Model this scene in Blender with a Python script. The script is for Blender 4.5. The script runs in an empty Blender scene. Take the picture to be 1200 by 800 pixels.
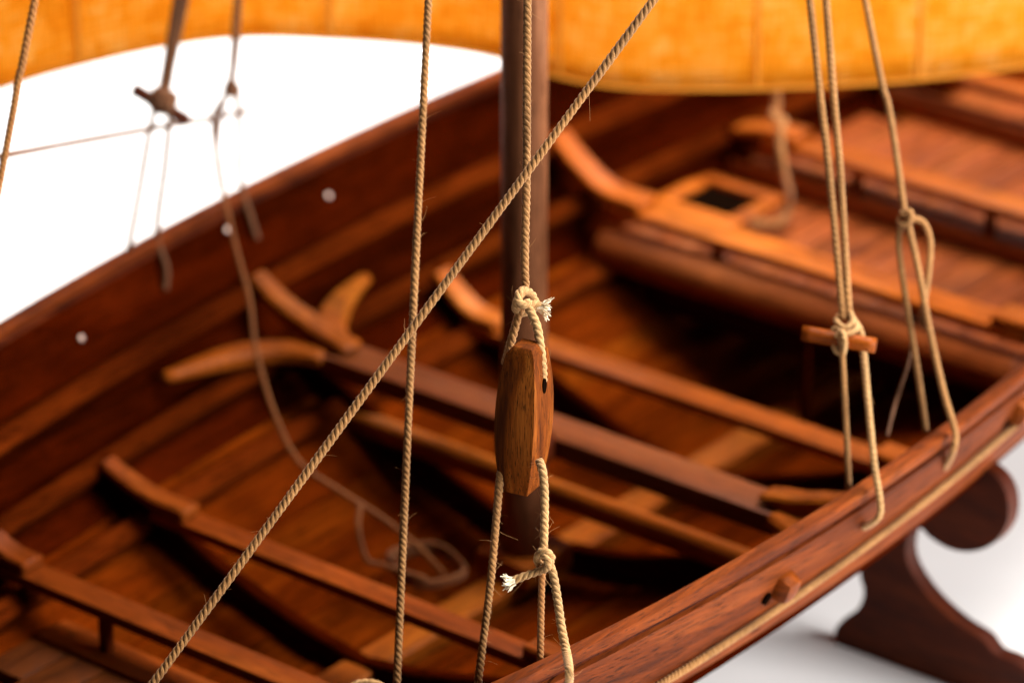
import bpy, bmesh, math, random
import numpy as np
from mathutils import Vector
random.seed(7); rng = np.random.default_rng(7)
S = 0.0125                      # one modelling unit = 12.5 mm; the boat model is about half a metre long

# ---------------------------------------------------------------- camera, light, exposure
sc = bpy.context.scene
E_, A_, F_, DM = math.radians(25), math.radians(51), 5000.0, 52.5
ca, sa, ce, se = math.cos(A_), math.sin(A_), math.cos(E_), math.sin(E_)
Rv = np.array([ca, -sa, 0.0]); Fh = np.array([sa, ca, 0.0]); Zv = np.array([0, 0, 1.0])
FW = Fh*ce - Zv*se; UP = Zv*ce + Fh*se
def ray(px, py): return FW + Rv*((px-600)/F_) + UP*((400-py)/F_)
CAM = -ray(614, 487)*DM
def dep(px, py, d): return CAM + ray(px, py)*d          # a point d units in front of the camera
def pl(px, py, ax, v):                                  # where a line of sight meets the plane axis = v
    r = ray(px, py); return CAM + r*((v-CAM[ax])/r[ax])

cam = bpy.data.cameras.new('camera'); camo = bpy.data.objects.new('camera', cam)
sc.collection.objects.link(camo); sc.camera = camo
from mathutils import Matrix
M = Matrix([[Rv[i], UP[i], -FW[i], CAM[i]*S] for i in range(3)] + [[0, 0, 0, 1]])
camo.matrix_world = M
cam.sensor_width = 36; cam.lens = 36*F_/1200
cam.clip_start = 0.02; cam.clip_end = 50
cam.dof.use_dof = True; cam.dof.focus_distance = 44.9*S; cam.dof.aperture_fstop = 18.5
cam.dof.aperture_blades = 0

w = bpy.data.worlds.new('World'); sc.world = w; w.use_nodes = True
w.node_tree.nodes['Background'].inputs[0].default_value = (1, 1, 1, 1)
w.node_tree.nodes['Background'].inputs[1].default_value = 0.005

def area(name, loc, target, sx, sy, power, col=(1, 1, 1)):
    l = bpy.data.lights.new(name, 'AREA'); l.shape = 'RECTANGLE'; l.size = sx*S; l.size_y = sy*S
    l.energy = power; l.color = col
    o = bpy.data.objects.new(name, l); sc.collection.objects.link(o)
    o.location = Vector(loc)*S
    o.rotation_euler = (Vector(target)-Vector(loc)).to_track_quat('-Z', 'Y').to_euler()
    return o
def scr(r, f, z): return Rv*r + Fh*f + Zv*z             # a place given as right / away / up from the mast
area('softbox_overhead', scr(15, 10, 35), scr(3, 2, 0), 22, 20, 7.4, (1, .95, .88))
area('softbox_side', scr(47, -22, 18), scr(2, -4, -2), 36, 24, 11.0, (1, .98, .95))
area('backdrop_light', scr(-12, 30, 30), scr(-12, 52, -3), 60, 14, 5.8)

sc.view_settings.view_transform = 'Standard'; sc.view_settings.look = 'None'
sc.view_settings.exposure = -0.08; sc.view_settings.gamma = 1.0
sc.view_settings.use_curve_mapping = False
sc.cycles.max_bounces = 8; sc.cycles.diffuse_bounces = 4; sc.cycles.transparent_max_bounces = 8

# ---------------------------------------------------------------- materials
def nt(name):
    m = bpy.data.materials.new(name); m.use_nodes = True
    t = m.node_tree; t.nodes.clear()
    return m, t
def node(t, typ, **kw):
    n = t.nodes.new(typ)
    for k, v in kw.items():
        if k.startswith('i_'):
            key = k[2:]
            n.inputs[int(key) if key.isdigit() else key.replace('_', ' ')].default_value = v
        else: setattr(n, k, v)
    return n
def ramp(t, stops, interp='LINEAR'):
    n = t.nodes.new('ShaderNodeValToRGB'); n.color_ramp.interpolation = interp
    el = n.color_ramp.elements
    while len(el) < len(stops): el.new(0.5)
    for e, (p, c) in zip(el, stops): e.position = p; e.color = (*c, 1) if len(c) == 3 else c
    return n
def srgb(r, g, b):
    f = lambda c: c/12.92 if c <= 0.04045 else ((c+0.055)/1.055)**2.4
    return tuple(f(x/255) for x in (r, g, b))
def mixc(t, fac, a, b, mode='MIX'):
    n = t.nodes.new('ShaderNodeMix'); n.data_type = 'RGBA'; n.blend_type = mode
    if isinstance(fac, (int, float)): n.inputs[0].default_value = fac
    else: t.links.new(fac, n.inputs[0])
    for k, v in ((6, a), (7, b)):
        if isinstance(v, tuple): n.inputs[k].default_value = (*v, 1) if len(v) == 3 else v
        else: t.links.new(v, n.inputs[k])
    return n.outputs[2]
def wood(name, dark, base, light, axis=0, rough=0.42, pore=0.6, fine=1.0, vary=0.35, spec=0.09, grain=1.0, al=1.0, lum=.76):
    m, t = nt(name); L = t.links.new
    tc = node(t, 'ShaderNodeTexCoord'); oi = node(t, 'ShaderNodeObjectInfo')
    off = node(t, 'ShaderNodeVectorMath', operation='SCALE'); off.inputs[0].default_value = (3.1, 1.7, 2.3)
    L(oi.outputs['Random'], off.inputs['Scale'])
    add = node(t, 'ShaderNodeVectorMath', operation='ADD'); L(tc.outputs['Object'], add.inputs[0]); L(off.outputs[0], add.inputs[1])
    def mp(along, across):
        s = [across/S]*3; s[axis] = along/S
        n = node(t, 'ShaderNodeMapping'); n.inputs['Scale'].default_value = s; L(add.outputs[0], n.inputs[0]); return n.outputs[0]
    big = node(t, 'ShaderNodeTexNoise', i_Scale=1.0, i_Detail=3.0, i_Roughness=0.55, i_Distortion=0.6); L(mp(0.16*fine, 1.3*fine), big.inputs[0])
    fib = node(t, 'ShaderNodeTexNoise', i_Scale=1.0, i_Detail=4.0, i_Roughness=0.6, i_Distortion=0.25); L(mp(0.9*fine*al, 14*fine), fib.inputs[0])
    por = node(t, 'ShaderNodeTexNoise', i_Scale=1.0, i_Detail=2.0, i_Roughness=0.5, i_Distortion=0.1); L(mp(3.4*fine*al, 27*fine), por.inputs[0])
    c1 = ramp(t, [(0.28, dark), (0.5, base), (0.75, light)]); L(big.outputs[0], c1.inputs[0])
    fr = ramp(t, [(0.3, (0.45,)*3), (0.62, (1.12,)*3)]); L(fib.outputs[0], fr.inputs[0])
    col = mixc(t, 0.75*grain, c1.outputs[0], fr.outputs[0], 'MULTIPLY')
    wear = node(t, 'ShaderNodeTexNoise', i_Scale=1.0, i_Detail=6.0, i_Roughness=0.7); L(mp(0.9, 1.6), wear.inputs[0])
    wrm = ramp(t, [(0.35, (.72, .68, .64)), (0.52, (1, 1, 1)), (0.72, (1.12, 1.14, 1.18))]); L(wear.outputs[0], wrm.inputs[0])
    col = mixc(t, .8, col, wrm.outputs[0], 'MULTIPLY')
    pr = ramp(t, [(0.56, (0,)*3), (0.68, (1,)*3)]); L(por.outputs[0], pr.inputs[0])
    pm = node(t, 'ShaderNodeMath', operation='MULTIPLY', i_1=pore); L(pr.outputs[0], pm.inputs[0])
    col = mixc(t, pm.outputs[0], col, tuple(0.16*x for x in base))
    vr = node(t, 'ShaderNodeMapRange', i_3=(1-vary)*lum, i_4=(1+vary*0.6)*lum); L(oi.outputs['Random'], vr.inputs[0])
    hsv = node(t, 'ShaderNodeHueSaturation'); L(vr.outputs[0], hsv.inputs['Value']); L(col, hsv.inputs['Color'])
    b = node(t, 'ShaderNodeBsdfPrincipled'); L(hsv.outputs[0], b.inputs['Base Color'])
    rr = node(t, 'ShaderNodeMapRange', i_3=rough-0.08, i_4=rough+0.14); L(fib.outputs[0], rr.inputs[0]); L(rr.outputs[0], b.inputs['Roughness'])
    b.inputs['Specular IOR Level'].default_value = spec
    h = node(t, 'ShaderNodeMath', operation='MULTIPLY_ADD', i_1=-0.8*pore); L(pr.outputs[0], h.inputs[0]); L(fib.outputs[0], h.inputs[2])
    bp = node(t, 'ShaderNodeBump', i_Strength=0.45, i_Distance=0.012*S); L(h.outputs[0], bp.inputs['Height']); L(bp.outputs[0], b.inputs['Normal'])
    o = node(t, 'ShaderNodeOutputMaterial'); L(b.outputs[0], o.inputs[0])
    return m
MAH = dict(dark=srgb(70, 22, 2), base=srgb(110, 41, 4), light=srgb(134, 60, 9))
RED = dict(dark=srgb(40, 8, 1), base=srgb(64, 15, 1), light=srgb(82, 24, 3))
ORA = dict(dark=srgb(110, 50, 9), base=srgb(156, 78, 17), light=srgb(182, 104, 31))
DRK = dict(dark=srgb(94, 40, 14), base=srgb(138, 68, 28), light=srgb(158, 88, 42))
DEK = dict(dark=srgb(106, 46, 16), base=srgb(142, 69, 28), light=srgb(164, 90, 41))
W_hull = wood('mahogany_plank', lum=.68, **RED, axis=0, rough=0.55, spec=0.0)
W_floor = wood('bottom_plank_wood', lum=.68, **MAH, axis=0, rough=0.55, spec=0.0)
W_sheer = wood('sheer_strake_wood', lum=.8, dark=srgb(80, 33, 10), base=srgb(116, 52, 17), light=srgb(138, 70, 28), axis=0, rough=0.6, pore=1.0, spec=0.05, fine=1.6, al=.35)
W_cap = wood('gunwale_wood', lum=.78, dark=srgb(88, 36, 10), base=srgb(124, 56, 16), light=srgb(146, 74, 26), axis=0, rough=0.5, spec=0.06, fine=1.4)
W_str = wood('stringer_wood', dark=srgb(64, 20, 3), base=srgb(90, 33, 5), light=srgb(112, 48, 10), axis=0, rough=0.55, spec=0.0)
W_slat = wood('slat_wood', lum=1.0, dark=srgb(84, 34, 8), base=srgb(122, 54, 11), light=srgb(146, 74, 20), axis=1, rough=0.45, vary=0.15, spec=.08)
W_slatO = wood('pale_slat_wood', lum=1.25, **ORA, axis=1, rough=0.4, vary=0.2, spec=.14)
W_thw = wood('thwart_wood', **DRK, axis=1, rough=0.4, spec=0.24, lum=.9)
W_knee = wood('knee_wood', **ORA, axis=1, rough=0.4, vary=0.15)
W_rib = wood('rib_wood', **RED, axis=1, rough=0.6, spec=0.0)
W_beam = wood('deck_beam_wood', lum=.95, **DEK, axis=1, rough=0.4, spec=.16)
W_deck = wood('deck_wood', lum=.88, **DEK, axis=0, rough=0.45, vary=0.22)
W_deck2 = wood('aft_deck_wood', dark=srgb(70, 32, 8), base=srgb(100, 48, 14), light=srgb(122, 64, 24), axis=0, rough=0.45, vary=0.22)
W_keel = wood('keelson_wood', lum=.95, **ORA, axis=0, rough=0.42)
W_mast = wood('mast_wood', lum=.82, dark=srgb(112, 66, 40), base=srgb(158, 100, 66), light=srgb(182, 126, 90), axis=2, rough=0.5, spec=.04)
W_post = wood('post_wood', **MAH, axis=2)
W_block = wood('block_wood', lum=.8, dark=srgb(70, 30, 6), base=srgb(124, 60, 14), light=srgb(176, 100, 34), axis=2, rough=0.6, pore=0.9, fine=3.3, spec=0.04, vary=0.0, al=.5)
W_tog = wood('toggle_wood', lum=1.1, dark=srgb(106, 46, 8), base=srgb(140, 66, 14), light=srgb(164, 86, 26), axis=1, rough=0.4)
W_stand = wood('stand_wood', dark=srgb(54, 18, 5), base=srgb(86, 32, 10), light=srgb(108, 46, 16), axis=1, rough=0.5)

def ropemat(name, c_dark, c_base, c_light):
    m, t = nt(name); L = t.links.new
    uv = node(t, 'ShaderNodeUVMap'); tc = node(t, 'ShaderNodeTexCoord')
    mp = node(t, 'ShaderNodeMapping'); mp.inputs['Scale'].default_value = (26, 5, 1); mp.inputs['Rotation'].default_value = (0, 0, 0.5)
    L(uv.outputs[0], mp.inputs[0])
    n1 = node(t, 'ShaderNodeTexNoise', i_Scale=1.0, i_Detail=3.0, i_Roughness=0.65); L(mp.outputs[0], n1.inputs[0])
    n2 = node(t, 'ShaderNodeTexNoise', i_Scale=1.3/S, i_Detail=3.0); L(tc.outputs['Object'], n2.inputs[0])
    c = ramp(t, [(0.25, c_dark), (0.5, c_base), (0.75, c_light)]); L(n1.outputs[0], c.inputs[0])
    v = ramp(t, [(0.3, (0.72,)*3), (0.7, (1.12,)*3)]); L(n2.outputs[0], v.inputs[0])
    col = mixc(t, 1.0, c.outputs[0], v.outputs[0], 'MULTIPLY')
    b = node(t, 'ShaderNodeBsdfPrincipled', i_Roughness=0.8); L(col, b.inputs['Base Color'])
    b.inputs['Specular IOR Level'].default_value = 0.2; b.inputs['Sheen Weight'].default_value = 0.15
    bp = node(t, 'ShaderNodeBump', i_Strength=0.7, i_Distance=0.008*S); L(n1.outputs[0], bp.inputs['Height']); L(bp.outputs[0], b.inputs['Normal'])
    o = node(t, 'ShaderNodeOutputMaterial'); L(b.outputs[0], o.inputs[0]); return m
R_hemp = ropemat('hemp_rope', srgb(100, 62, 28), srgb(148, 102, 54), srgb(190, 142, 88))
R_pale = ropemat('pale_twine', srgb(124, 84, 44), srgb(172, 130, 80), srgb(208, 170, 120))
R_tan = ropemat('tan_rope', srgb(116, 70, 30), srgb(160, 104, 52), srgb(188, 134, 76))
R_brn = ropemat('slack_rope', srgb(84, 44, 12), srgb(120, 66, 22), srgb(146, 88, 36))
R_dark = ropemat('brown_rope', srgb(70, 40, 20), srgb(104, 64, 36), srgb(130, 86, 52))
def plain(name, col, rough=0.6, metal=0.0):
    m, t = nt(name); b = node(t, 'ShaderNodeBsdfPrincipled', i_Roughness=rough, i_Metallic=metal)
    b.inputs['Base Color'].default_value = (*col, 1)
    n = node(t, 'ShaderNodeTexNoise', i_Scale=2.0/S); v = ramp(t, [(0.3, tuple(0.93*x for x in col)), (0.7, col)])
    t.links.new(n.outputs[0], v.inputs[0]); t.links.new(v.outputs[0], b.inputs['Base Color'])
    o = node(t, 'ShaderNodeOutputMaterial'); t.links.new(b.outputs[0], o.inputs[0]); return m
M_fray = plain('frayed_fibre', srgb(236, 220, 190), 0.9)
M_fuzz = plain('stray_fibre', srgb(170, 120, 70), 0.9)
M_nail = plain('steel_pin', srgb(205, 180, 168), 0.45, 1.0)
M_paper = plain('white_paper', (0.88, 0.875, 0.875), 0.7)
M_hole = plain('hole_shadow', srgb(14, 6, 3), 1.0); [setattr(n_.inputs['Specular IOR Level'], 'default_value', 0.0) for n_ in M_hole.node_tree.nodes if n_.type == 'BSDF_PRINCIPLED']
def sailmat(name='ochre_sailcloth', lift=1.0):
    m, t = nt(name); L = t.links.new
    uv = node(t, 'ShaderNodeUVMap')
    def wave(sc_, rot):
        mp = node(t, 'ShaderNodeMapping'); mp.inputs['Rotation'].default_value = (0, 0, rot); L(uv.outputs[0], mp.inputs[0])
        wv = node(t, 'ShaderNodeTexWave', i_Scale=sc_, i_Distortion=3.2, i_Detail=3.0, i_Detail_Scale=1.2); L(mp.outputs[0], wv.inputs[0]); return wv.outputs[1]
    wa, wb = wave(5.2, 0), wave(5.2, math.pi/2)
    mx = node(t, 'ShaderNodeMath', operation='ADD'); L(wa, mx.inputs[0]); L(wb, mx.inputs[1])
    half = node(t, 'ShaderNodeMath', operation='MULTIPLY', i_1=0.5); L(mx.outputs[0], half.inputs[0])
    def slub(sx, sy):
        mp = node(t, 'ShaderNodeMapping'); mp.inputs['Scale'].default_value = (sx, sy, 1); L(uv.outputs[0], mp.inputs[0])
        n = node(t, 'ShaderNodeTexNoise', i_Scale=1.0, i_Detail=3.0, i_Roughness=0.65); L(mp.outputs[0], n.inputs[0]); return n.outputs[0]
    s1, s2, s3 = slub(2.2, 15), slub(15, 2.2), slub(1.3, 1.5)
    q1 = node(t, 'ShaderNodeMath', operation='ADD'); L(s1, q1.inputs[0]); L(s2, q1.inputs[1])
    q2 = node(t, 'ShaderNodeMath', operation='ADD'); L(q1.outputs[0], q2.inputs[0]); L(s3, q2.inputs[1])
    n = node(t, 'ShaderNodeMath', operation='MULTIPLY', i_1=0.3333); L(q2.outputs[0], n.inputs[0])
    c = ramp(t, [(0.36, srgb(232, 146, 16)), (0.5, srgb(250, 178, 44)), (0.64, srgb(255, 214, 128))]); L(n.outputs[0], c.inputs[0])
    wr = ramp(t, [(0.1, (0.78,)*3), (0.8, (1.08,)*3)]); L(half.outputs[0], wr.inputs[0])
    col = mixc(t, 0.8, c.outputs[0], wr.outputs[0], 'MULTIPLY')
    d = node(t, 'ShaderNodeBsdfDiffuse'); tr = node(t, 'ShaderNodeBsdfTranslucent'); L(col, d.inputs[0]); L(col, tr.inputs[0])
    bp = node(t, 'ShaderNodeBump', i_Strength=0.5, i_Distance=0.02*S); L(half.outputs[0], bp.inputs['Height']); L(bp.outputs[0], d.inputs['Normal'])
    ms = node(t, 'ShaderNodeMixShader', i_0=0.55); L(d.outputs[0], ms.inputs[1]); L(tr.outputs[0], ms.inputs[2])
    o = node(t, 'ShaderNodeOutputMaterial'); L(ms.outputs[0], o.inputs[0]); return m
M_sail = sailmat(); M_seam = plain('seam_cloth', srgb(222, 138, 26), 0.9)

# ---------------------------------------------------------------- mesh helpers (all coordinates in units, scaled by S)
def link(name, me, mat, parent=None, smooth=True, label=None):
    o = bpy.data.objects.new(name, me); sc.collection.objects.link(o)
    if mat: me.materials.append(mat)
    if smooth:
        me.polygons.foreach_set('use_smooth', [True]*len(me.polygons))
    if parent:
        o.parent = parent
        o.location = -Vector(parent.location) if parent.parent is None else (0, 0, 0)
    if label: o['label'] = label
    return o
def mesh(name, v, f, mat, parent=None, smooth=True, label=None, uv=None):
    me = bpy.data.meshes.new(name)
    v = np.asarray(v, float)*S
    me.from_pydata(v.tolist(), [], f); 
    if uv is not None:
        l = me.uv_layers.new(name='UVMap'); idx = np.zeros(len(me.loops), dtype=np.int64); me.loops.foreach_get('vertex_index', idx)
        l.data.foreach_set('uv', np.asarray(uv, float)[idx].ravel())
    me.validate(); me.update()
    return link(name, me, mat, parent, smooth, label)
def finish(name, bm, mat, parent=None, bevel=0.0, smooth=True, label=None, seg=2):
    bmesh.ops.recalc_face_normals(bm, faces=bm.faces)
    if bevel:
        es = [e for e in bm.edges if len(e.link_faces) == 2 and e.calc_face_angle(0) > 0.6]
        bmesh.ops.bevel(bm, geom=es, offset=bevel, segments=seg, affect='EDGES', profile=0.6, clamp_overlap=True)
    for v in bm.verts: v.co *= S
    me = bpy.data.meshes.new(name); bm.to_mesh(me); bm.free()
    o = link(name, me, mat, parent, smooth, label)
    if smooth: me.set_sharp_from_angle(angle=math.radians(40))
    return o
def box(name, lo, hi, mat, parent=None, bevel=0.03, label=None):
    bm = bmesh.new(); bmesh.ops.create_cube(bm, size=1)
    for v in bm.verts: v.co = Vector([lo[i]+(v.co[i]+.5)*(hi[i]-lo[i]) for i in range(3)])
    return finish(name, bm, mat, parent, bevel, label=label)
def cr(pts, step):
    """Catmull-Rom through the points, evenly resampled."""
    P = np.asarray(pts, float)
    if len(P) == 2: fine = np.linspace(P[0], P[1], 60)
    else:
        Q = np.vstack([2*P[0]-P[1], P, 2*P[-1]-P[-2]]); out = []
        for i in range(1, len(Q)-2):
            u = np.linspace(0, 1, 24, endpoint=False)[:, None]
            p0, p1, p2, p3 = Q[i-1], Q[i], Q[i+1], Q[i+2]
            out.append(0.5*((2*p1)+(-p0+p2)*u+(2*p0-5*p1+4*p2-p3)*u**2+(-p0+3*p1-3*p2+p3)*u**3))
        fine = np.vstack(out+[P[-1:]])
    d = np.r_[0, np.cumsum(np.linalg.norm(np.diff(fine, axis=0), axis=1))]
    n = max(4, int(d[-1]/step)); s = np.linspace(0, d[-1], n+1)
    return np.stack([np.interp(s, d, fine[:, k]) for k in range(3)], 1), s
def frames(P):
    T = np.gradient(P, axis=0); T /= np.linalg.norm(T, axis=1)[:, None]+1e-12
    n = np.cross(T[0], [0.3, 0.9, 0.2]); n /= np.linalg.norm(n); N = [n]
    for i in range(1, len(P)):
        n = n - T[i]*np.dot(n, T[i]); n /= np.linalg.norm(n); N.append(n)
    N = np.array(N); return T, N, np.cross(T, N)
def tubefaces(n, k, base=0):
    f = []
    for i in range(n-1):
        for j in range(k):
            a, b = base+i*k+j, base+i*k+(j+1) % k
            f.append((a, b, b+k, a+k))
    return f
def tube(name, pts, r, mat, parent=None, k=12, step=0.1, label=None):
    P, s = cr(pts, step); T, N, B = frames(P); n = len(P)
    rr = np.full(n, r) if np.isscalar(r) else np.interp(np.linspace(0, 1, n), np.linspace(0, 1, len(r)), r)
    a = np.linspace(0, 2*np.pi, k, endpoint=False)
    v = P[:, None]+rr[:, None, None]*(np.cos(a)[None, :, None]*N[:, None]+np.sin(a)[None, :, None]*B[:, None])
    f = tubefaces(n, k)+[tuple(range(k))[::-1], tuple((n-1)*k+j for j in range(k))]
    return mesh(name, v.reshape(-1, 3), f, mat, parent, True, label)
def sweep(name, P, wdir, ws, ts, mat, parent=None, bevel=0.03, label=None, up=None):
    """A bar of rectangular section along the points P; wdir (n,3) width direction, up (n,3) thickness direction."""
    P = np.asarray(P, float); n = len(P)
    bm = bmesh.new(); rows = []
    for i in range(n):
        rows.append([bm.verts.new(P[i]+wdir[i]*ws[i]*a+up[i]*ts[i]*b) for a, b in ((-.5, -.5), (.5, -.5), (.5, .5), (-.5, .5))])
    for i in range(n-1):
        for j in range(4): bm.faces.new((rows[i][j], rows[i][(j+1) % 4], rows[i+1][(j+1) % 4], rows[i+1][j]))
    bm.faces.new(rows[0][::-1]); bm.faces.new(rows[-1])
    return finish(name, bm, mat, parent, bevel, label=label, seg=1)

def rope_mesh(P, s, r, pitch, k=8, phase=0.0):
    T, N, B = frames(P); n = len(P); V = []; Fc = []; UV = []
    rs = r*0.57; rc = r*0.37
    a = np.linspace(0, 2*np.pi, k, endpoint=False)
    jit = 1+0.05*np.interp(s, np.arange(0, s[-1]+1, 0.35), rng.standard_normal(len(np.arange(0, s[-1]+1, 0.35))))
    wk = np.arange(0, s[-1]+1.2, 0.6); wob = .8*np.interp(s, wk, rng.standard_normal(len(wk)))
    thick = (1+.05*np.interp(s, wk, rng.standard_normal(len(wk))))[:, None, None]
    for q in range(3):
        ph = -2*np.pi*s/pitch*1.0 + wob + q*2*np.pi/3 + phase
        rad = np.cos(ph)[:, None]*N+np.sin(ph)[:, None]*B; tan = np.cross(T, rad)
        ctr = P+rad*(rc*jit)[:, None]
        v = ctr[:, None]+rs*thick*(np.cos(a)[None, :, None]*rad[:, None]+1.12*np.sin(a)[None, :, None]*tan[:, None])
        base = len(V)*n*k
        V.append(v.reshape(-1, 3)); Fc += tubefaces(n, k, base)
        uu = np.repeat(s, k)+q*7.3; vv = np.tile(np.arange(k)/k, n); UV.append(np.stack([uu*1.0, np.abs(vv*2-1)], 1))
    tot = 3*n*k
    V.append(np.array([P[0], P[-1]])); UV.append(np.zeros((2, 2)))
    for q in range(3):
        b0 = q*n*k; b1 = b0+(n-1)*k
        for j in range(k):
            Fc.append((tot, b0+(j+1) % k, b0+j)); Fc.append((tot+1, b1+j, b1+(j+1) % k))
    return np.vstack(V), Fc, np.vstack(UV)
def hairs(P, s, r, count, length, rad):
    V = []; Fc = []; T, N, B = frames(P)
    for _ in range(count):
        i = rng.integers(1, len(P)-1); an = rng.uniform(0, 2*np.pi)
        d = np.cos(an)*N[i]+np.sin(an)*B[i]; t = T[i]*rng.choice([-1, 1]); l = length*rng.uniform(.35, 1.3)
        bend = rng.standard_normal(3)*.5
        q0 = P[i]+d*r*.8; pts = [q0+(t*.7*u+d*u*(0.75)+bend*u*u)*l for u in np.linspace(0, 1, 6)]
        base = len(V)*18
        pts = np.array(pts); t2, n2, b2 = frames(pts)
        rr = rad*np.linspace(1, .5, 6)[:, None, None]; a = np.array([0, 2.09, 4.19])
        v = pts[:, None]+rr*(np.cos(a)[None, :, None]*n2[:, None]+np.sin(a)[None, :, None]*b2[:, None])
        V.append(v.reshape(-1, 3)); Fc += tubefaces(6, 3, base)
    return np.vstack(V), Fc
def tag(o, label, cat, group=None, kind=None):
    o['label'] = label; o['category'] = cat
    if group: o['group'] = group
    if kind: o['kind'] = kind
    return o
def rope(name, pts, r=0.05, mat=None, label=None, cat='rope', parent=None, fuzz=0, pitch=None, k=8, steps=12, fl=0.13, group=None, part_label=None):
    pitch = pitch or r*4.3
    P, s = cr(pts, pitch/steps)
    v, f, uv = rope_mesh(P, s, r, pitch, k)
    o = mesh(name, v, f, mat or R_hemp, parent, True, part_label, uv)
    if parent is None: tag(o, label, cat, group)
    if fuzz:
        hv, hf = hairs(P, s, r, max(4, fuzz//2), fl*.75, 0.0017)
        h = mesh('stray_fibres', hv, hf, M_fuzz, o, True); h['kind'] = 'stuff'
    return o
def fray(tip, d, parent, n=46, l=0.2, spread=0.5, r=0.04):
    V = []; Fc = []; d = np.asarray(d)/np.linalg.norm(d)
    n1 = np.cross(d, FW); n1 /= np.linalg.norm(n1); n2 = np.cross(d, n1)
    for i in range(n):
        a, q = rng.uniform(0, 2*np.pi), rng.uniform(0, 1)**.5
        side = np.cos(a)*n1+np.sin(a)*n2
        p0 = tip-d*0.05+side*r*q*.9; ll = l*rng.uniform(.6, 1.1)
        pts = np.array([p0+(d*u+side*u*u*spread*q+rng.standard_normal(3)*.10*u)*ll for u in np.linspace(0, 1, 5)])
        t2, m1, m2 = frames(pts); aa = np.array([0, 1.57, 3.14, 4.71])
        v = pts[:, None]+(0.011*np.linspace(1, .6, 5))[:, None, None]*(np.cos(aa)[None, :, None]*m1[:, None]+np.sin(aa)[None, :, None]*m2[:, None])
        Fc += tubefaces(5, 4, len(V)*20); V.append(v.reshape(-1, 3))
    o = mesh('frayed_end', np.vstack(V), Fc, M_fray, parent, True); o['kind'] = 'stuff'
    return o

# ---------------------------------------------------------------- setting: white paper sweep
GZ = -3.3
prof = [(-120, GZ), (60, GZ)] + [(60+40*math.sin(t), GZ+40-40*math.cos(t)) for t in np.linspace(0.1, math.pi/2, 14)] + [(100, GZ+140)]
v = []; f = []
for (fo, z) in prof:
    for r_ in (-160, 160): v.append(Rv*r_+Fh*fo+Zv*z)
for i in range(len(prof)-1): f.append((2*i, 2*i+1, 2*i+3, 2*i+2))
bk = mesh('white_backdrop', v, f, M_paper); tag(bk, 'seamless white paper sweep under and behind the boat', 'backdrop', kind='structure')

# ---------------------------------------------------------------- hull lines
B0, X0, L0 = 5.785, .2, 20.5
def gz(x): return 1.098+.0539*x+.0018*x*x
SEC = np.array([(5.52, 0), (5.12, -1.07), (4.95, -1.42), (4.5, -1.9), (3.7, -2.36), (2.4, -2.92), (1.0, -3.32), (0, -3.48)])
sd = np.r_[0, np.cumsum(np.linalg.norm(np.diff(SEC, axis=0), axis=1))]
SL = sd[-1]
_fs = np.linspace(0, SL, 200)
_sm = np.stack([np.interp(_fs, sd, SEC[:, k]) for k in range(2)], 1)
for _ in range(60): _sm[1:-1] = .25*_sm[:-2]+.5*_sm[1:-1]+.25*_sm[2:]
def sec(u):
    b = np.interp(u, _fs, _sm[:, 0]); z = np.interp(u, _fs, _sm[:, 1])
    e = .03; db = np.interp(u+e, _fs, _sm[:, 0])-np.interp(u-e, _fs, _sm[:, 0]); dz = np.interp(u+e, _fs, _sm[:, 1])-np.interp(u-e, _fs, _sm[:, 1])
    l = math.hypot(db, dz); return b, z, (-dz/l, db/l)       # outward normal (b,z) of the section
def hull(x, u, off=0.0, side=1):
    """A point of the inner hull skin: station x, girth u from the gunwale; off > 0 is outside it."""
    b, z, (nb, nz) = sec(u)
    k = 1-((x-X0)/L0)**2
    zz = gz(x)+z+nz*off
    low = max(0, (-z-1.8)/1.5); zz -= low*(.0539*x+.0018*x*x)*.85
    return np.array([x, side*max(b*k+nb*off, 0.0), zz])
def uz(z):                                                   # girth of a height below the gunwale
    return float(np.interp(-z, -_sm[:, 1], _fs))
XS = np.linspace(-15.5, 16.5, 49)

boat = bpy.data.objects.new('model_boat', None); sc.collection.objects.link(boat)
boat.location = Vector((0, 0, -2.6))*S; boat.empty_display_size = .02
tag(boat, 'open wooden model boat of dark red planks with thwarts and a round mast', 'model boat')

def plank_strip(name, u0, u1, off0, off1, side, mat, nu=4, xs=XS, label=None):
    bm = bmesh.new(); us = np.linspace(u0, u1, nu); g = {}
    for i, x in enumerate(xs):
        for j, u in enumerate(us):
            for q, off in enumerate((off0, off1)): g[i, j, q] = bm.verts.new(hull(x, u, off, side))
    n, m = len(xs), nu
    def F(*a): bm.faces.new([g[k] for k in a])
    for i in range(n-1):
        for j in range(m-1):
            for q in (0, 1): F((i, j, q), (i+1, j, q), (i+1, j+1, q), (i, j+1, q))
        for j in (0, m-1): F((i, j, 0), (i+1, j, 0), (i+1, j, 1), (i, j, 1))
    for i in (0, n-1):
        for j in range(m-1): F((i, j, 0), (i, j+1, 0), (i, j+1, 1), (i, j, 1))
    return finish(name, bm, mat, boat, 0.0, label=label)
bounds = [0.125, 1.5, 2.15, 2.8, 3.5, 4.2, 4.9, 5.6, 6.3, SL+.0]
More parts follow.
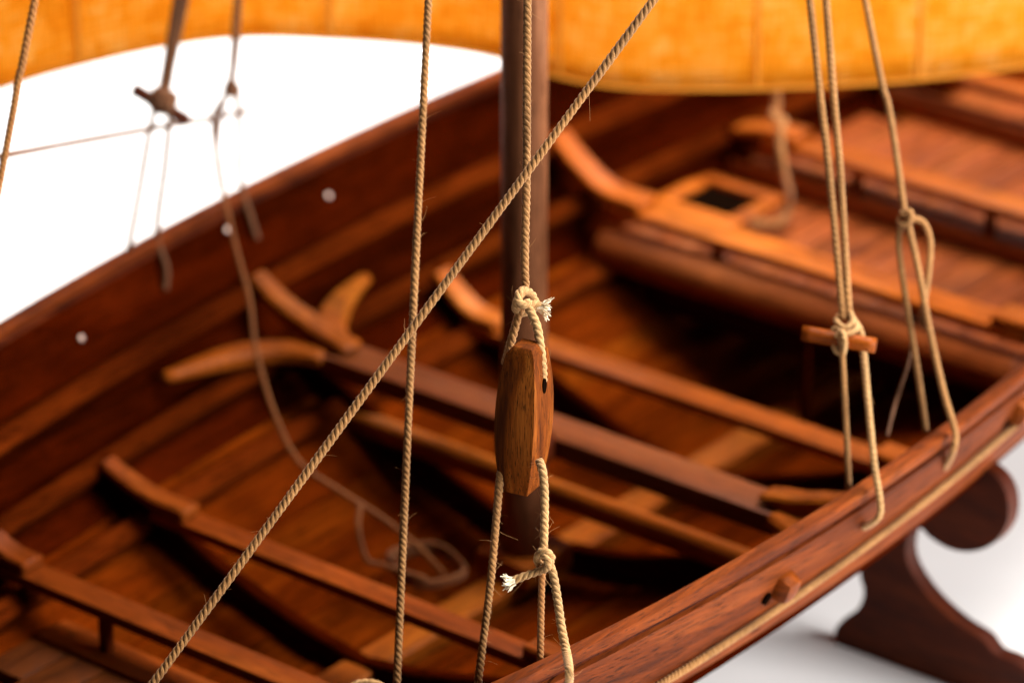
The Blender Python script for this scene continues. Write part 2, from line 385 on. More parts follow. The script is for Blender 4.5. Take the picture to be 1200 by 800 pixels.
for side in (1, -1):
    for i in range(len(bounds)-1):
        lap = 0.022*(i % 2)+(.016 if i == 0 else 0)
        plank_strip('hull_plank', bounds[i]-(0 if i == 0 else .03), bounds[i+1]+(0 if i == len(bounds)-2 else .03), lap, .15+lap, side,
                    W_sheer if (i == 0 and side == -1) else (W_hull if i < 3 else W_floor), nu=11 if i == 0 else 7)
    # gunwale cap on the inside of the sheer strake
    P = np.array([[x, side*(B0*(1-((x-X0)/L0)**2)-.225), gz(x)-.02] for x in XS])
    n = len(P); wd = np.tile([0, side*1.0, 0], (n, 1)); up = np.tile([0, 0, 1.0], (n, 1))
    sweep('gunwale', P, wd, [.205]*n, [.13]*n, W_cap, boat, .022, up=up)
    P2 = P+np.array([0, -side*.03, -.1]); sweep('groove_shade_strip', P2, wd, [.12]*n, [.1]*n, W_stand, boat, 0, up=up)  # added dark strip: closes the gap, its colour gives the groove its shade
def nrm(x, u, side):
    b, z, (nb, nz) = sec(u); return np.array([0, side*nb, nz])
def stringer(u, w, t, side, mat, x0=-15, x1=15.5):
    xs = np.linspace(x0, x1, 45)
    P = np.array([hull(x, u, -t/2+.02, side) for x in xs]); N = np.array([nrm(x, u, side) for x in xs])
    W = np.array([np.cross([1, 0, 0], q) for q in N])
    return sweep('stringer', P, W, [w]*45, [t]*45, mat, boat, .04, up=N)
U1, U2, U3 = uz(-1.09), uz(-1.90), uz(-2.40)
for side in (1, -1):
    stringer(U1, .28, .30, side, W_str); stringer(U2, .27, .32, side, W_str); stringer(U3, .30, .2, side, W_str)
# keelson and keel
xs = np.linspace(-14, 14.5, 30); up = np.tile([0, 0, 1.0], (30, 1)); wd = np.tile([0, 1.0, 0], (30, 1))
KP = np.array([[x, 0, hull(x, SL)[2]+.14] for x in xs])
sweep('keelson', KP, wd, [.5]*30, [.26]*30, W_keel, boat, .04, up=up)
sweep('keel', KP-np.array([0, 0, .42]), wd, [.3]*30, [.34]*30, W_stand, boat, .04, up=up)

# ---------------------------------------------------------------- ribs, slats, thwart, knees
def rib(x, depth=.34, w=.2):
    us = np.linspace(U2-.1, SL, 22)
    P = [hull(x, u, -depth/2+.02, 1) for u in us]; N = [nrm(x, u, 1) for u in us]
    P2 = [p*np.array([1, -1, 1]) for p in P[:-1]][::-1]; N2 = [q*np.array([1, -1, 1]) for q in N[:-1]][::-1]
    P = np.array(P+P2); N = np.array(N+N2)
    return sweep('rib', P, np.tile([1.0, 0, 0], (len(P), 1)), [w]*len(P), [depth]*len(P), W_rib, boat, .03, up=N)
def slat(x, z, hs, mat, kmat=None, w=.36, t=.15, nm='slat', tip=None):
    s_ = box(nm, (x-w/2, -hs, z-t), (x+w/2, hs, z), mat, boat, .035)
    for side in (1, -1):
        tip_ = hull(x, tip[0], -tip[1], side) if tip else hull(x, U2+.05, -.35, side)
        y0, y1 = hs-.55, side*tip_[1]
        ys = np.linspace(y0, y1, 12); q = np.linspace(0, 1, 12)
        zz = z+.075+np.where(q < .3, 0, ((q-.3)/.7)**1.7)*(tip_[2]-z-.06)
        P = np.stack([np.full(12, x), side*ys, zz], 1)
        T = np.gradient(P, axis=0); T /= np.linalg.norm(T, axis=1)[:, None]
        up = np.cross(T, np.tile([1.0*side, 0, 0], (12, 1))); up *= np.sign(up[:, 2:3])
        sweep('slat_end', P, np.tile([1.0, 0, 0], (12, 1)), np.linspace(w-.04, w*.72, 12), np.linspace(.15, .13, 12), kmat or mat, s_, .03, up=up)
    return s_
def under(px, py, z): return pl(px, py, 2, z)[0]
Z1 = -1.0; ZS3 = -.90; ZR1 = -.10; ZR2 = .15
xS1 = under(225, 607, Z1); xS3 = under(590, 385, ZS3); xR0 = under(40, 668, Z1); xR1 = under(760, 245, ZR1); xR2 = under(935, 165, ZR2)
def hw(x, z):
    us = np.linspace(0, SL, 80); hs = np.array([hull(x, u) for u in us]); return float(np.interp(-z, -hs[:, 2], hs[:, 1]))
slat(xS1, Z1, pl(225, 607, 2, Z1)[1]+.55, W_slat)
slat(xS3, ZS3, pl(590, 385, 2, ZS3)[1]+.55, W_slatO, w=.44)
for x in (xS1+.12, .75, xS3+.1, -8.2, 9.0): rib(x)
def rail(x, z, hs, mat, zb, posts, bw, bmat, tip=None):
    s_ = slat(x, z, hs, mat, nm='rail', w=bw, tip=tip)
    for y in posts: box('post', (x-bw/2+.02, y-.07, zb-.02), (x-bw/2+.14, y+.07, z-.14), W_post, s_, .01)
    return s_
# aft platform (lower left) and its rail
zA = Z1-.62
r0 = rail(xR0, Z1, pl(40, 668, 2, Z1)[1]+.55, W_slat, zA, [pl(133, 745, 0, xR0)[1], pl(133, 745, 0, xR0)[1]-3.0], .4, W_slat)
def deck_planks(xa, xb, z, wp, mat, zlow=None):
    y = 0.0; k = 0
    edges = [-5.2+wp*i for i in range(int(10.4/wp)+1)]
    for y0, y1 in zip(edges[:-1], edges[1:]):
        ym = max(abs(y0), abs(y1))
        # trim the plank to the hull
        xs_ = [x for x in np.linspace(xa, xb, 40) if hw(x, z) > ym+.02]
        if len(xs_) < 3: continue
        box('deck_plank', (xs_[0], y0+.012, z-.12), (xs_[-1], y1-.012, z+rng.uniform(-.008, .008)), mat, boat, .02)
deck_planks(-13.5, xR0-.42, zA, .62, W_deck2)
box('deck_beam', (xR0-.40, -hw(xR0, zA)+.1, zA-.16), (xR0+.12, hw(xR0, zA)-.1, zA+.05), W_slat, boat, .05)
# fore platform between the two rails, and the raised one beyond
zB = ZR1-.50; zC = ZR2-.45
r1 = rail(xR1, ZR1, pl(760, 245, 2, ZR1)[1]+.55, W_slatO, zB, [pl(850, 300, 0, xR1)[1], pl(850, 300, 0, xR1)[1]-3.2, ]  , .52, W_slatO, (U1-.1, .25))
deck_planks(xR1+.1, xR2-.1, zB, .62, W_deck)
hbm = hw(xR1, zB-.2)-.1
tube('deck_beam', [(xR1-.22, -hbm+.1, zB-.12), (xR1-.22, hbm-.1, zB-.12)], .3, W_beam, boat, 28)
hbm = hw(xR1, zB-.6)-.2
box('beam_board', (xR1-.2, -hbm, zB-.85), (xR1-.06, hbm, zB-.4), W_rib, boat)
r2 = rail(xR2, ZR2, pl(935, 165, 2, ZR2)[1]+.45, W_slatO, zC-.1, [-1.0, 1.2], .5, W_slatO)
box('deck_beam', (xR2-.25, -hw(xR2, zC)+.15, zC-.32), (xR2+.1, hw(xR2, zC)-.15, zC-.02), W_thw, boat, .06)
deck_planks(xR2+.1, 15.5, zC, .62, W_deck)
xR3 = xR2+2.9
slat(xR3, ZR2+.35, 2.3, W_slatO, nm='rail')
box('deck_beam', (xR3-.25, -hw(xR3, zC+.2)+.15, zC+.0), (xR3+.1, hw(xR3, zC+.2)-.15, zC+.3), W_thw, boat, .06)

# mast thwart, its support below, its six knees
ZT, XT = -.33, .56
HT = 3.6
thw = box('thwart', (XT-.29, -HT, ZT-.28), (XT+.29, HT, ZT), W_thw, boat, .04)
def curve3(pts, n=14): return cr(pts, 1e9)[0] if False else np.stack([np.interp(np.linspace(0, 1, n), np.linspace(0, 1, 200), c) for c in resamp(pts).T], 1)
def resamp(pts):
    P, s = cr(pts, .02); i = np.linspace(0, len(P)-1, 200); return np.stack([np.interp(i, np.arange(len(P)), P[:, k]) for k in range(3)], 1)
for side in (1, -1):
    for pts in ([(.34, 3.55, 0), (.27, 3.75, 0), (.12, 4.12, 0), (-.28, 4.42, .01), (-.88, 4.58, .03), (-1.5, 4.68, .05)],
                [(.78, 3.55, 0), (.85, 3.8, 0), (1.2, 4.2, .01), (1.8, 4.52, .03), (2.5, 4.72, .06)]):
        P = curve3([(x, side*y, ZT-.06+z) for x, y, z in pts]); n = len(P); T = np.gradient(P, axis=0); T /= np.linalg.norm(T, axis=1)[:, None]
        upv = np.tile([0, 0, 1.0], (n, 1)); W = np.cross(T, upv)
        sweep('knee', P, W, np.interp(np.linspace(0, 1, n), [0, .2, .45, 1], [.26, .36, .4, .18]), np.interp(np.linspace(0, 1, n), [0, .6, 1], [.2, .22, .14]), W_knee, thw, .05, up=upv)
    pts = [(XT, side*3.25, ZT+.09), (XT, side*3.5, ZT+.1), (XT, side*3.9, ZT+.14), (XT, side*4.42, ZT+.32), (XT, side*4.95, ZT+.66)]
    P = curve3(pts); n = len(P); T = np.gradient(P, axis=0); T /= np.linalg.norm(T, axis=1)[:, None]
    W = np.tile([1.0, 0, 0], (n, 1)); upv = np.cross(T, W); upv *= np.sign(upv[:, 2:3])
    sweep('knee', P, W, np.interp(np.linspace(0, 1, n), [0, .5, 1], [.36, .34, .3]), np.interp(np.linspace(0, 1, n), [0, .15, .45, 1], [.08, .18, .28, .1]), W_knee, thw, .05, up=upv)
zSm = -1.2; pS = pl(430, 485, 2, zSm)
tube('thwart_support', [(pS[0], hw(pS[0], zSm)-.1, zSm-.15), (pS[0], -hw(pS[0], zSm)+.1, zSm-.15)], .17, W_slatO, boat, 16)
# mast
mast = tube('mast', [(0, 0, -2.1), (0, 0, 30)], [.285, .275, .2], W_mast, boat, 28, 1.0)
tube('mast_collar', [(0.02, 0, ZT-.2), (0.02, 0, ZT+.06)], .36, W_stand, mast, 28, .1)
box('mast_step', (-.45, -.42, -2.12), (.45, .42, -1.82), W_keel, boat, .04)
p = pl(945, 400, 0, xR1-1.2); p2 = pl(945, 465, 0, xR1-1.2)
box('stanchion', (p[0]-.045, p[1]-.05, p2[2]-.5), (p[0]+.045, p[1]+.05, p[2]+.1), W_rib, boat, .02)
# steel pins in the far side, wooden pegs in the near side
def on_hull(px, py, side, off):
    lo, hi = 0.0, SL
    best = None
    for u in np.linspace(.05, 2.2, 120):
        y = None
        x = 0.0
        for _ in range(6):
            h = hull(x, u, off, side); q = pl(px, py, 1, h[1]); x = q[0]
        e = abs(q[2]-hull(x, u, off, side)[2])
        if best is None or e < best[0]: best = (e, x, u)
    return best[1], best[2], hull(best[1], best[2], off, side)
def pin(px, py, r=.045):
    x, u, p = on_hull(px, py, 1, 0); n_ = -nrm(x, u, 1)
    bm = bmesh.new(); bmesh.ops.create_uvsphere(bm, u_segments=16, v_segments=8, radius=r)
    q_ = Vector(n_).to_track_quat('Z', 'Y')
    for v_ in bm.verts: v_.co = Vector(p+n_*.01)+q_ @ Vector((v_.co.x, v_.co.y, v_.co.z*.45))
    finish('pin', bm, M_nail, boat)
for px, py in ((385, 230), (95, 397), (266, 270)): pin(px, py)
def peg(px, py, big=1.0):
    x, u, p = on_hull(px, py, -1, .15); n_ = nrm(x, u, -1)
    bm = bmesh.new(); bmesh.ops.create_cube(bm, size=1)
    t = np.array([1, 0, 0.]); b_ = np.cross(n_, t)
    for v_ in bm.verts:
        c = v_.co.copy(); sc_ = 1-.18*(c.z > 0)
        v_.co = Vector(p+t*(c.x*.3*big*sc_)+b_*(c.y*.36*big*sc_)+n_*((c.z+.5)*.26-.06))
    o = finish('peg', bm, W_tog, boat, .08)
    q = p-t*.3*big-n_*.0
    hole_disc(q+np.array([.05, 0, -.1]), n_, .06, .085, boat)
def hole_disc(p, n_, rx, ry, parent):
    t = np.array([1., 0, 0]); b_ = np.cross(n_, t); k = 14
    V = [p+n_*.006+t*rx*math.cos(a)+b_*ry*math.sin(a) for a in np.linspace(0, 2*math.pi, k, endpoint=False)]
    V += [q-n_*.08 for q in V]
    f = [tuple(range(k))]+[(i, (i+1) % k, k+(i+1) % k, k+i) for i in range(k)]
    return mesh('hole', V, f, M_hole, parent, False)
peg(915, 683); peg(1192, 478)

# ---------------------------------------------------------------- cradle under the hull
XC = 2.75
out = [(1018, 640), (1014, 668), (1019, 690), (1012, 710), (996, 722), (984, 738), (986, 754), (1130, 805), (1290, 862), (1296, 838), (1200, 776), (1172, 764), (1158, 746), (1130, 728), (1100, 701),
       (1078, 672), (1068, 648), (1070, 625), (1082, 612), (1096, 625), (1118, 638), (1143, 642), (1168, 634), (1184, 614), (1188, 590), (1182, 566), (1166, 548), (1148, 540)]
op = np.array([(px, py, 0.0) for px, py in out])
fa, fb = cr(op[:7], 9)[0], cr(op[9:], 9)[0]                  # round the sawn outline, keep the corners of the foot
out = [tuple(p[:2]) for p in fa]+[tuple(op[7][:2]), tuple(op[8][:2])]+[tuple(p[:2]) for p in fb]
poly = [pl(px, py, 0, XC)[1:] for px, py in out]
zmin = min(p[1] for p in poly)
poly = [(y, z+ (GZ-zmin)*max(0, (-2.2-z)/(-2.2-zmin))) for y, z in poly]
# the top edge follows the outside of the hull
top = [hull(XC, u, .17, -1) for u in np.linspace(1.75, 3.2, 9)]
half = poly + [(t_[1], t_[2]) for t_ in top]
def cradle(x, label):
    root = bpy.data.objects.new('boat_stand', None); sc.collection.objects.link(root); root.location = Vector((x, 0, GZ))*S
    tag(root, label, 'stand')
    from mathutils.geometry import tessellate_polygon
    tri = tessellate_polygon([[Vector((y, z, 0)) for y, z in half]])
    for side in (1, -1):
        bm = bmesh.new()
        a = [bm.verts.new((x-.12, side*y, z)) for y, z in half]; b = [bm.verts.new((x+.12, side*y, z)) for y, z in half]
        n = len(half)
        for t3 in tri: bm.faces.new([a[k] for k in t3]); bm.faces.new([b[k] for k in t3[::-1]])
        for i in range(n): bm.faces.new((a[i], a[(i+1) % n], b[(i+1) % n], b[i]))
        finish('stand_leg', bm, W_stand, root, 0.0)
    for side in (1, -1):
        sweep('crosspiece', [(x, side*.16, -2.62), (x, side*1.8, -2.34), (x, side*3.4, -1.96)], np.tile([1., 0, 0], (3, 1)), [.22]*3, [.2]*3, W_stand, root, .02, up=np.tile([0, 0, 1.], (3, 1)))
cradle(XC, 'dark brown cradle stand with scrolled arms under the hull')

# ---------------------------------------------------------------- sail
hem_px = [(-420, 260), (-200, 175), (0, 105), (100, 76), (200, 54), (290, 44), (400, 47), (500, 55), (580, 68), (645, 89), (720, 103), (800, 106), (900, 105), (1060, 96), (1200, 79), (1400, 45), (1600, 10)]
def sd_(px): return 55.7+1.4*px/1200
hem = np.array([dep(px, py, sd_(px)) for px, py in hem_px])
H, hs_ = cr(hem, .22); nz = 44; V = []; UVs = []; f = []
HT_ = 15.0
for j in range(nz+1):
    q = j/nz
    for i in range(len(H)):
        bil = 0.55*math.sin(math.pi*min(1, q*1.2))*math.sin(.35*hs_[i]+.6)
        V.append(H[i]+Zv*HT_*q+FW*np.array([1, 1, 0])*bil); UVs.append((hs_[i], HT_*q))
n = len(H)
for j in range(nz):
    for i in range(n-1): f.append((j*n+i, j*n+i+1, (j+1)*n+i+1, (j+1)*n+i))
sail = mesh('sail', V, f, M_sail, None, True, None, UVs)
sail.modifiers.new('thickness', 'SOLIDIFY').thickness = .03*S
tag(sail, 'ochre yellow woven cloth sail hanging behind the mast', 'sail')
# hem roll and vertical seams
Vh = []; fh = []; uvh = []
for i in range(n):
    for q in (0, .06): Vh.append(H[i]+Zv*q-Fh*.025); uvh.append((hs_[i], q*3))
for i in range(n-1): fh.append((2*i, 2*i+2, 2*i+3, 2*i+1))
hm = mesh('hem', Vh, fh, M_seam, sail, True, None, uvh)
for px in (95, 390, 660, 890, 1082):
    i0 = int(np.argmin([abs(((p-CAM)@Rv)/((p-CAM)@FW)*F_+600-px) for p in H]))
    Vs = []; fs = []; us_ = []
    for j in range(nz+1):
        for di in (0, 1):
            b0 = np.array(V[j*n+i0]); d_ = np.array(V[j*n+i0+1])-b0; d_ /= np.linalg.norm(d_)
            Vs.append(b0+d_*.06*di-Fh*.03); us_.append((hs_[i0]+.06*di, j*HT_/nz))
    for j in range(nz): fs.append((2*j, 2*j+1, 2*j+3, 2*j+2))
    sm = mesh('seam', Vs, fs, M_seam, sail, True, None, us_)
for px, py in ((826, -12), (986, -6), (40, -20), (250, -60)):
    a = dep(px, py, sd_(px)-.1); rope('reef_point', [a, dep(px+6, py+18, sd_(px)-.2), dep(px+14, py+32, sd_(px)-.15)], .035, R_tan, parent=sail, k=5, steps=6)

# ---------------------------------------------------------------- ropes in front
def up_to(p, q, z):                                            # carry the line p->q on to height z
    p, q = np.asarray(p), np.asarray(q); d = q-p; return p+d*((z-p[2])/d[2])
DG = 44.85
a, b = dep(178, 802, DG), dep(766, 0, DG)
m1 = dep(470, 403, DG)
lo = up_to(b, a, zA+.05)
rope('diagonal_line', [lo, a, m1, b, up_to(a, b, 11)], .052, R_hemp, 'tan twisted rope slanting from lower left to upper right, in front of everything', fuzz=110)
a, b, c = dep(465, 800, 46.2), dep(483, 390, 46.2), dep(502, 0, 46.2)
rope('vertical_line', [up_to(b, a, zA+.05), a, b, c, up_to(b, c, 13)], .048, R_hemp, 'upright twisted rope left of the mast, crossing behind the slanting rope', fuzz=110)

# shroud with the block: knots, legs over the near gunwale
def D(px, py, d=45.05): return dep(px, py, d)
sh = rope('shroud', [up_to(D(615, 330), D(618, 0, 45.1), 13), D(618, 0, 45.1), D(617, 200), D(615, 300), D(616, 338)], .05, R_hemp, 'upright rope tied in a knot above the long wooden block', fuzz=70)
k1 = [D(616, 338, 44.98), D(607, 350, 44.93), D(605, 362, 44.98), D(616, 366, 45.08), D(627, 357, 45.12), D(622, 344, 45.04), D(611, 341, 44.92), D(607, 352, 44.86), D(616, 358, 44.86), D(627, 356, 44.92), D(636, 360, 44.95)]
kk = rope('knot', k1, .052, R_pale, parent=sh, fuzz=14, fl=.14)
fray(D(635, 360, 44.95), D(641, 361, 44.95)-D(635, 360, 44.95), kk, l=.14, spread=.8, r=.05)
rope('loop', [D(611, 358, 45.0), D(605, 378, 45.03), D(599, 400, 45.1), D(592, 425, 45.35)], .05, R_hemp, parent=sh, fuzz=6)
rope('loop', [D(616, 352, 44.9), D(622, 366, 44.86), D(629, 382, 44.8), D(633, 405, 44.76), D(635.5, 428, 44.78), D(636, 445, 44.86), D(634, 452, 45.0)], .053, R_pale, parent=sh, fuzz=16)

# the block
def block():
    root = bpy.data.objects.new('rigging_block', None); sc.collection.objects.link(root)
    c = D(614, 488, 45.08); root.location = Vector(c)*S
    tag(root, 'long barrel shaped brown wooden block hanging in the near shroud', 'rigging block')
    n1 = -Rv*math.sin(math.radians(27))-Fh*math.cos(math.radians(27))     # broad face, turned left
    n2 = Rv*math.cos(math.radians(27))-Fh*math.sin(math.radians(27))      # narrow face, turned right
    bm = bmesh.new(); rows = []; nn = 22
    tilt = Rv*0.035
    for i in range(nn+1):
        t_ = i/nn; z = (t_-.5)*1.70
        q = abs(2*t_-1)
        w1 = .235*(1-.36*q**2.2); w2 = .235*(1-.36*q**2.2)               # half widths
        if i == nn: w1 *= .72; w2 *= .72
        ctr = c+Zv*z+tilt*z/.93
        rows.append([bm.verts.new(ctr+n2*w1*sx+n1*w2*sy) for sx, sy in ((-1, 1), (1, 1), (1, -1), (-1, -1))])
    for i in range(nn):
        for j in range(4): bm.faces.new((rows[i][j], rows[i][(j+1) % 4], rows[i+1][(j+1) % 4], rows[i+1][j]))
    bm.faces.new(rows[0][::-1]); bm.faces.new(rows[-1])
    body = finish('shell', bm, W_block, root, .018, seg=2)
    for t_ in (.74, .2):
        z = (t_-.5)*1.70; q = abs(2*t_-1); w1 = .235*(1-.36*q**2.2)
        for sg in (1, -1):
            p = c+Zv*z+tilt*z/.93+n2*sg*w1
            k = 14; V_ = []
            for r_ in (1, 0):
                for a_ in np.linspace(0, 2*math.pi, k, endpoint=False):
                    V_.append(p+n2*sg*(.012 if r_ else -.1)+n1*.042*math.cos(a_)+Zv*.085*math.sin(a_)+n1*.0)
            mesh('rope_hole', V_, [tuple(range(k))]+[(i, (i+1) % k, k+(i+1) % k, k+i) for i in range(k)], M_hole, root, False)
    return c, n1, n2
block()
# gunwale points of the lashing
g_out = pl(668, 812, 1, -5.62)
lash = rope('lashing', [D(632, 540, 44.97), D(636, 552, 44.86), D(638, 575, 44.84), D(638, 610, 44.84), D(637, 640, 44.84), D(634, 652, 44.85)], .05, R_pale, 'pale rope below the block, knotted and passed over the near gunwale', fuzz=40)
rope('knot', [D(632, 646, 44.82), D(641, 647, 44.78), D(646, 654, 44.8), D(640, 662, 44.9), D(631, 660, 44.95), D(631, 650, 44.86), D(640, 652, 44.76), D(642, 664, 44.78), D(634, 668, 44.86), D(622, 672, 44.9), D(606, 678, 44.9), D(597, 682, 44.9)], .05, R_pale, parent=lash, fuzz=16, fl=.14)
fray(D(598, 682, 44.9), D(590, 684, 44.9)-D(598, 682, 44.9), lash, l=.12, spread=.7, r=.05)
rope('leg', [D(642, 656, 44.84), D(648, 672, 44.8), D(653, 700, 44.75), D(658, 735, 44.68), D(664, 765, 44.55), pl(667, 785, 1, -5.9), pl(666, 800, 1, -5.85), pl(655, 815, 1, -5.75)], .052, R_pale, parent=lash, fuzz=40, fl=.16)
rope('leg', [D(637, 660, 44.95), D(635, 680, 45.0), D(634, 720, 45.1), D(633, 780, 45.3), D(632, 830, 45.5)], .042, R_tan, parent=lash, fuzz=20, fl=.12)
a, b = D(586, 560, 45.3), D(560, 800, 45.9)
rope('fall', [D(592, 535, 45.3), a, D(575, 680, 45.6), b, up_to(a, b, -1.2)], .047, R_hemp, 'rope leading down to the left from the foot of the block', fuzz=50)

# toggle lashing on the right
dT = 48.3
tw = bpy.data.objects.new('toggle_shroud', None); sc.collection.objects.link(tw); tw.location = Vector(dep(990, 390, dT))*S
tag(tw, 'doubled rope hitched round a small round toggle right of the mast', 'rope')
for x0, x1 in ((949, 988), (968, 995)):
    a, b = dep(x1, 375, dT-.03), dep(x0, 0, dT)
    rope('strand', [up_to(a, b, 13), b, dep(x0*.5+x1*.5+3, 200, dT), a], .048, R_hemp, parent=tw, fuzz=20)
rope('hitch', [dep(995, 362, dT), dep(999, 376, dT-.12), dep(990, 384, dT-.14), dep(980, 376, dT-.05), dep(985, 370, dT+.12), dep(1000, 376, dT+.05), dep(1003, 386, dT-.12), dep(990, 391, dT-.16), dep(979, 384, dT-.08),
               dep(976, 398, dT-.08), dep(980, 411, dT-.1), dep(988, 414, dT-.12), dep(990, 400, dT-.24), dep(986, 388, dT-.2), dep(980, 395, dT-.16)], .038, R_pale, parent=tw, fuzz=8)
rope('leg', [dep(985, 392, dT-.2), dep(987, 412, dT-.14), dep(990, 470, dT), dep(993, 530, dT+.05), pl(995, 585, 1, -5.3)], .042, R_hemp, parent=tw, fuzz=14)
xo, uo, po = on_hull(1012, 617, -1, .15)
rope('leg', [dep(998, 372, dT-.05), dep(1008, 388, dT+.08), dep(1012, 415, dT+.06), dep(1017, 470, dT-.1), dep(1024, 540, dT-.1), dep(1031, 585, dT-.15), dep(1031, 602, dT-.12), dep(1024, 611, dT-.02), po], .046, R_pale, parent=tw, fuzz=18)
hole_disc(po+np.array([-.03, 0, 0]), nrm(xo, uo, -1), .08, .08, boat)
tg = tube('toggle', [dep(940, 390, dT-.0), dep(1026, 405, dT-.16)], .088, W_tog, None, 16)
tag(tg, 'short orange brown dowel held in the rope hitch right of the mast', 'toggle')

# looped shroud further right
dL = 49.4
lp = bpy.data.objects.new('looped_shroud', None); sc.collection.objects.link(lp); lp.location = Vector(dep(1062, 255, dL))*S
tag(lp, 'single rope ending in a knot and slack bight, rightmost of the shrouds', 'rope')
a, b = dep(1060, 250, dL), dep(1014, 0, dL)
rope('strand', [up_to(a, b, 13), b, dep(1042, 130, dL), a, dep(1063, 268, dL)], .046, R_hemp, parent=lp, fuzz=20)
rope('knot', [dep(1056, 250, dL-.05), dep(1066, 248, dL-.1), dep(1066, 258, dL-.08), dep(1055, 256, dL+.03), dep(1056, 264, dL-.06), dep(1068, 262, dL-.1)], .044, R_hemp, parent=lp)
rope('leg', [dep(1058, 258, dL), dep(1053, 280, dL), dep(1057, 320, dL), dep(1068, 390, dL+.05), dep(1079, 460, dL+.1), pl(1085, 505, 1, -5.3)], .043, R_hemp, parent=lp)
xo, uo, po = on_hull(1107, 548, -1, .15)
rope('leg', [dep(1063, 256, dL-.05), dep(1067, 275, dL-.08), dep(1077, 320, dL-.1), dep(1090, 390, dL-.1), dep(1106, 460, dL-.1), dep(1119, 505, dL-.12), dep(1117, 528, dL-.1), po], .046, R_hemp, parent=lp, fuzz=10)
hole_disc(po, nrm(xo, uo, -1), .08, .08, boat)
rope('bight', [dep(1064, 258, dL-.02), dep(1074, 257, dL), dep(1084, 264, dL), dep(1090, 285, dL), dep(1088, 320, dL), dep(1084, 348, dL), dep(1082, 368, dL-.02), dep(1086, 385, dL-.04)], .046, R_hemp, parent=lp)
rope('tail', [dep(1069, 400, dL+.3), dep(1063, 430, dL+.5), dep(1050, 470, dL+.7), pl(1040, 510, 1, -5.0)], .02, R_dark, parent=lp, k=6)

# twine along the near side
xs = np.linspace(-14, 14, 60)
rope('side_twine', [hull(x, uz(-.89+.056*max(-5, min(5, x+1))), .205, -1) for x in xs], .052, R_hemp, pitch=.17, label='pale twine running along the outside of the near hull', fuzz=30)
# ropes on the far left and beyond the far gunwale
a, b = dep(0, 212, 47.5), dep(41, 0, 47.5)
rope('left_line', [up_to(b, a, zA+.1), a, dep(22, 92, 47.5), b, up_to(a, b, 13)], .048, R_tan, 'brown rope slanting through the upper left corner', fuzz=20)
dF = 54.0
fs_ = bpy.data.objects.new('far_toggle_shroud', None); sc.collection.objects.link(fs_); fs_.location = Vector(dep(190, 120, dF))*S
tag(fs_, 'doubled dark rope hitched round a stick over the far gunwale', 'rope')
for dx in (-3, 5):
    a, b = dep(192+dx*.5, 108, dF), dep(211+dx, 0, dF); rope('strand', [up_to(a, b, 13), b, a], .068, R_dark, parent=fs_, k=6)
rope('hitch', [dep(192, 104, dF), dep(180, 112, dF-.1), dep(182, 126, dF-.1), dep(198, 128, dF-.1), dep(202, 114, dF-.05), dep(190, 110, dF-.15), dep(184, 120, dF-.15), dep(196, 124, dF-.15), dep(194, 112, dF-.12)], .078, R_dark, parent=fs_, k=6)
pg1, pg2 = pl(153, 281, 1, 5.5), pl(184, 272, 1, 5.5)
rope('leg', [dep(182, 128, dF), dep(176, 150, dF), dep(164, 220, dF+.2), pg1, pl(150, 300, 1, 5.78)], .042, R_dark, parent=fs_, k=6)
rope('leg', [dep(200, 128, dF), dep(194, 190, dF+.1), pg2, hull(pg2[0]-.05, .35, -.08, 1), hull(pg2[0]-.12, .62, -.02, 1)], .045, R_dark, parent=fs_, k=6)
tg = tube('far_toggle', [dep(156, 104, dF-.1), dep(220, 142, dF+.1)], .085, W_stand, None, 14); tag(tg, 'dark round stick held in the far rope hitch over white', 'toggle')
fs2 = bpy.data.objects.new('far_shroud', None); sc.collection.objects.link(fs2); fs2.location = Vector(dep(270, 105, dF+1))*S
tag(fs2, 'dark rope with a small knot beside the far gunwale, left of the mast', 'rope')
dQ = 55.0
a, b = dep(271, 96, dQ), dep(279, 0, dQ)
rope('strand', [up_to(a, b, 13), b, dep(278, 40, dQ), a], .06, R_dark, parent=fs2, k=6)
rope('knot', [dep(266, 106, dQ), dep(271, 98, dQ-.1), dep(277, 106, dQ), dep(270, 109, dQ-.1), dep(267, 103, dQ), dep(274, 103, dQ)], .07, R_dark, parent=fs2, k=6)
pg3 = pl(282, 214, 1, 5.5)
rope('leg', [dep(276, 108, dQ), dep(280, 130, dQ), dep(281, 180, dQ+.1), pg3, hull(pg3[0], .6, -.08, 1)], .042, R_dark, parent=fs2, k=6)
rope('leg', [dep(266, 108, dQ), dep(260, 120, dQ), dep(250, 135, dQ), dep(252, 165, dQ), dep(256, 195, dQ), dep(260, 222, dQ)], .045, R_dark, parent=fs2, k=6)
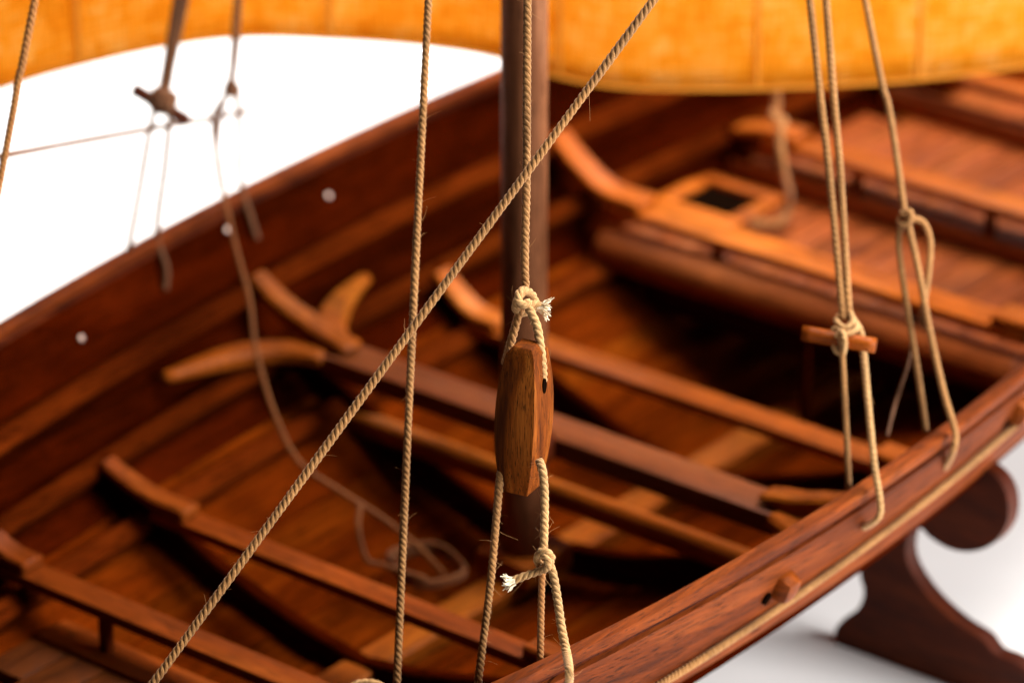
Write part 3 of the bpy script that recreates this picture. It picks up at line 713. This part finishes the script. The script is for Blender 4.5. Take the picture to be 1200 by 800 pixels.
# the slack halyard falling from there into the boat
fl = pl(470, 655, 2, -1.75)
hal = [dep(264, 112, dQ), dep(256, 150, dQ), dep(254, 185, dQ-.1), dep(262, 228, 54.4), dep(276, 290, 54.1), dep(292, 350, 53.9), dep(300, 410, 53.7), dep(320, 480, 53.5), dep(350, 540, 53.3), dep(400, 576, 53.1), dep(450, 608, 52.8), dep(490, 640, 52.6), pl(520, 672, 2, -1.85)]
rope('slack_line', hal, .037, R_brn, 'slack tan rope drooping from the far gunwale into the boat', k=6, steps=8)
cq = pl(500, 668, 2, -1.9)
coil = []
for i in range(64):
    t_ = i/63; an = 2*math.pi*2.6*t_; coil.append(cq+np.array([.42*math.cos(an)+.05*math.sin(3*an), .5*math.sin(an), .05*t_*3]))
end = [coil[-1]+np.array([-.2, .5, .1]), pl(430, 655, 2, -1.6), pl(420, 620, 2, -1.2), pl(422, 590, 2, -1.0)]
rope('rope_coil', coil+end, .037, R_brn, 'small tan rope coil lying on the bottom planks behind the upright rope', k=6, steps=8)
# coil and fall on the fore platform
cq = pl(842, 233, 2, zB+.1)
hf = bpy.data.objects.new('hatch', None); sc.collection.objects.link(hf); hf.parent = boat
def hbox(nm, dx0, dy0, dx1, dy1, z0, z1, mat, bv):
    o = box(nm, (cq[0]+dx0, cq[1]+dy0, zB+z0), (cq[0]+dx1, cq[1]+dy1, zB+z1), mat, hf, bv); o.location = -Vector(boat.location); return o
for sg in (-1, 1):
    hbox('frame_rail', sg*.56-.13, -.74, sg*.56+.13, .74, .0, .12, W_slatO, .05)
    hbox('frame_rail', -.43, sg*.61-.13, .43, sg*.61+.13, .0, .118, W_slatO, .05)
hbox('opening_shade', -.46, -.5, .46, .5, -.02, .03, M_hole, 0)  # black slab on the uncut deck; its colour stands for the hatch's inner shade
rope('deck_fall', [dep(905, 60, 57.5), dep(910, 120, 57.6), dep(906, 138, 57.5), dep(918, 142, 57.6), dep(914, 160, 57.5), dep(918, 200, 57.6), pl(924, 235, 2, zB+.3), pl(912, 262, 2, zB+.1), pl(880, 262, 2, zB+.08)], .07, R_tan, 'thick tan rope hanging below the sail down to the fore platform', k=6, steps=8)
# thin line between the far shrouds
rope('lead_line', [dep(-30, 190, 50.5), dep(6, 182, 50.8), dep(175, 151, dF), dep(252, 138, dQ), dep(420, 105, 57), dep(560, 78, 58.5)], .045, R_dark, 'thin line strung across the white gap between the far ropes', k=5, steps=6)

lq = dep(428, 812, 46.8)
rope('rope_bight', [dep(398, 850, 46.9), dep(404, 815, 46.8), dep(418, 801, 46.75), dep(440, 800, 46.75), dep(454, 812, 46.8), dep(462, 850, 46.9)], .045, R_pale, 'pale rope bight just showing at the bottom edge near the upright rope', k=6, steps=8)
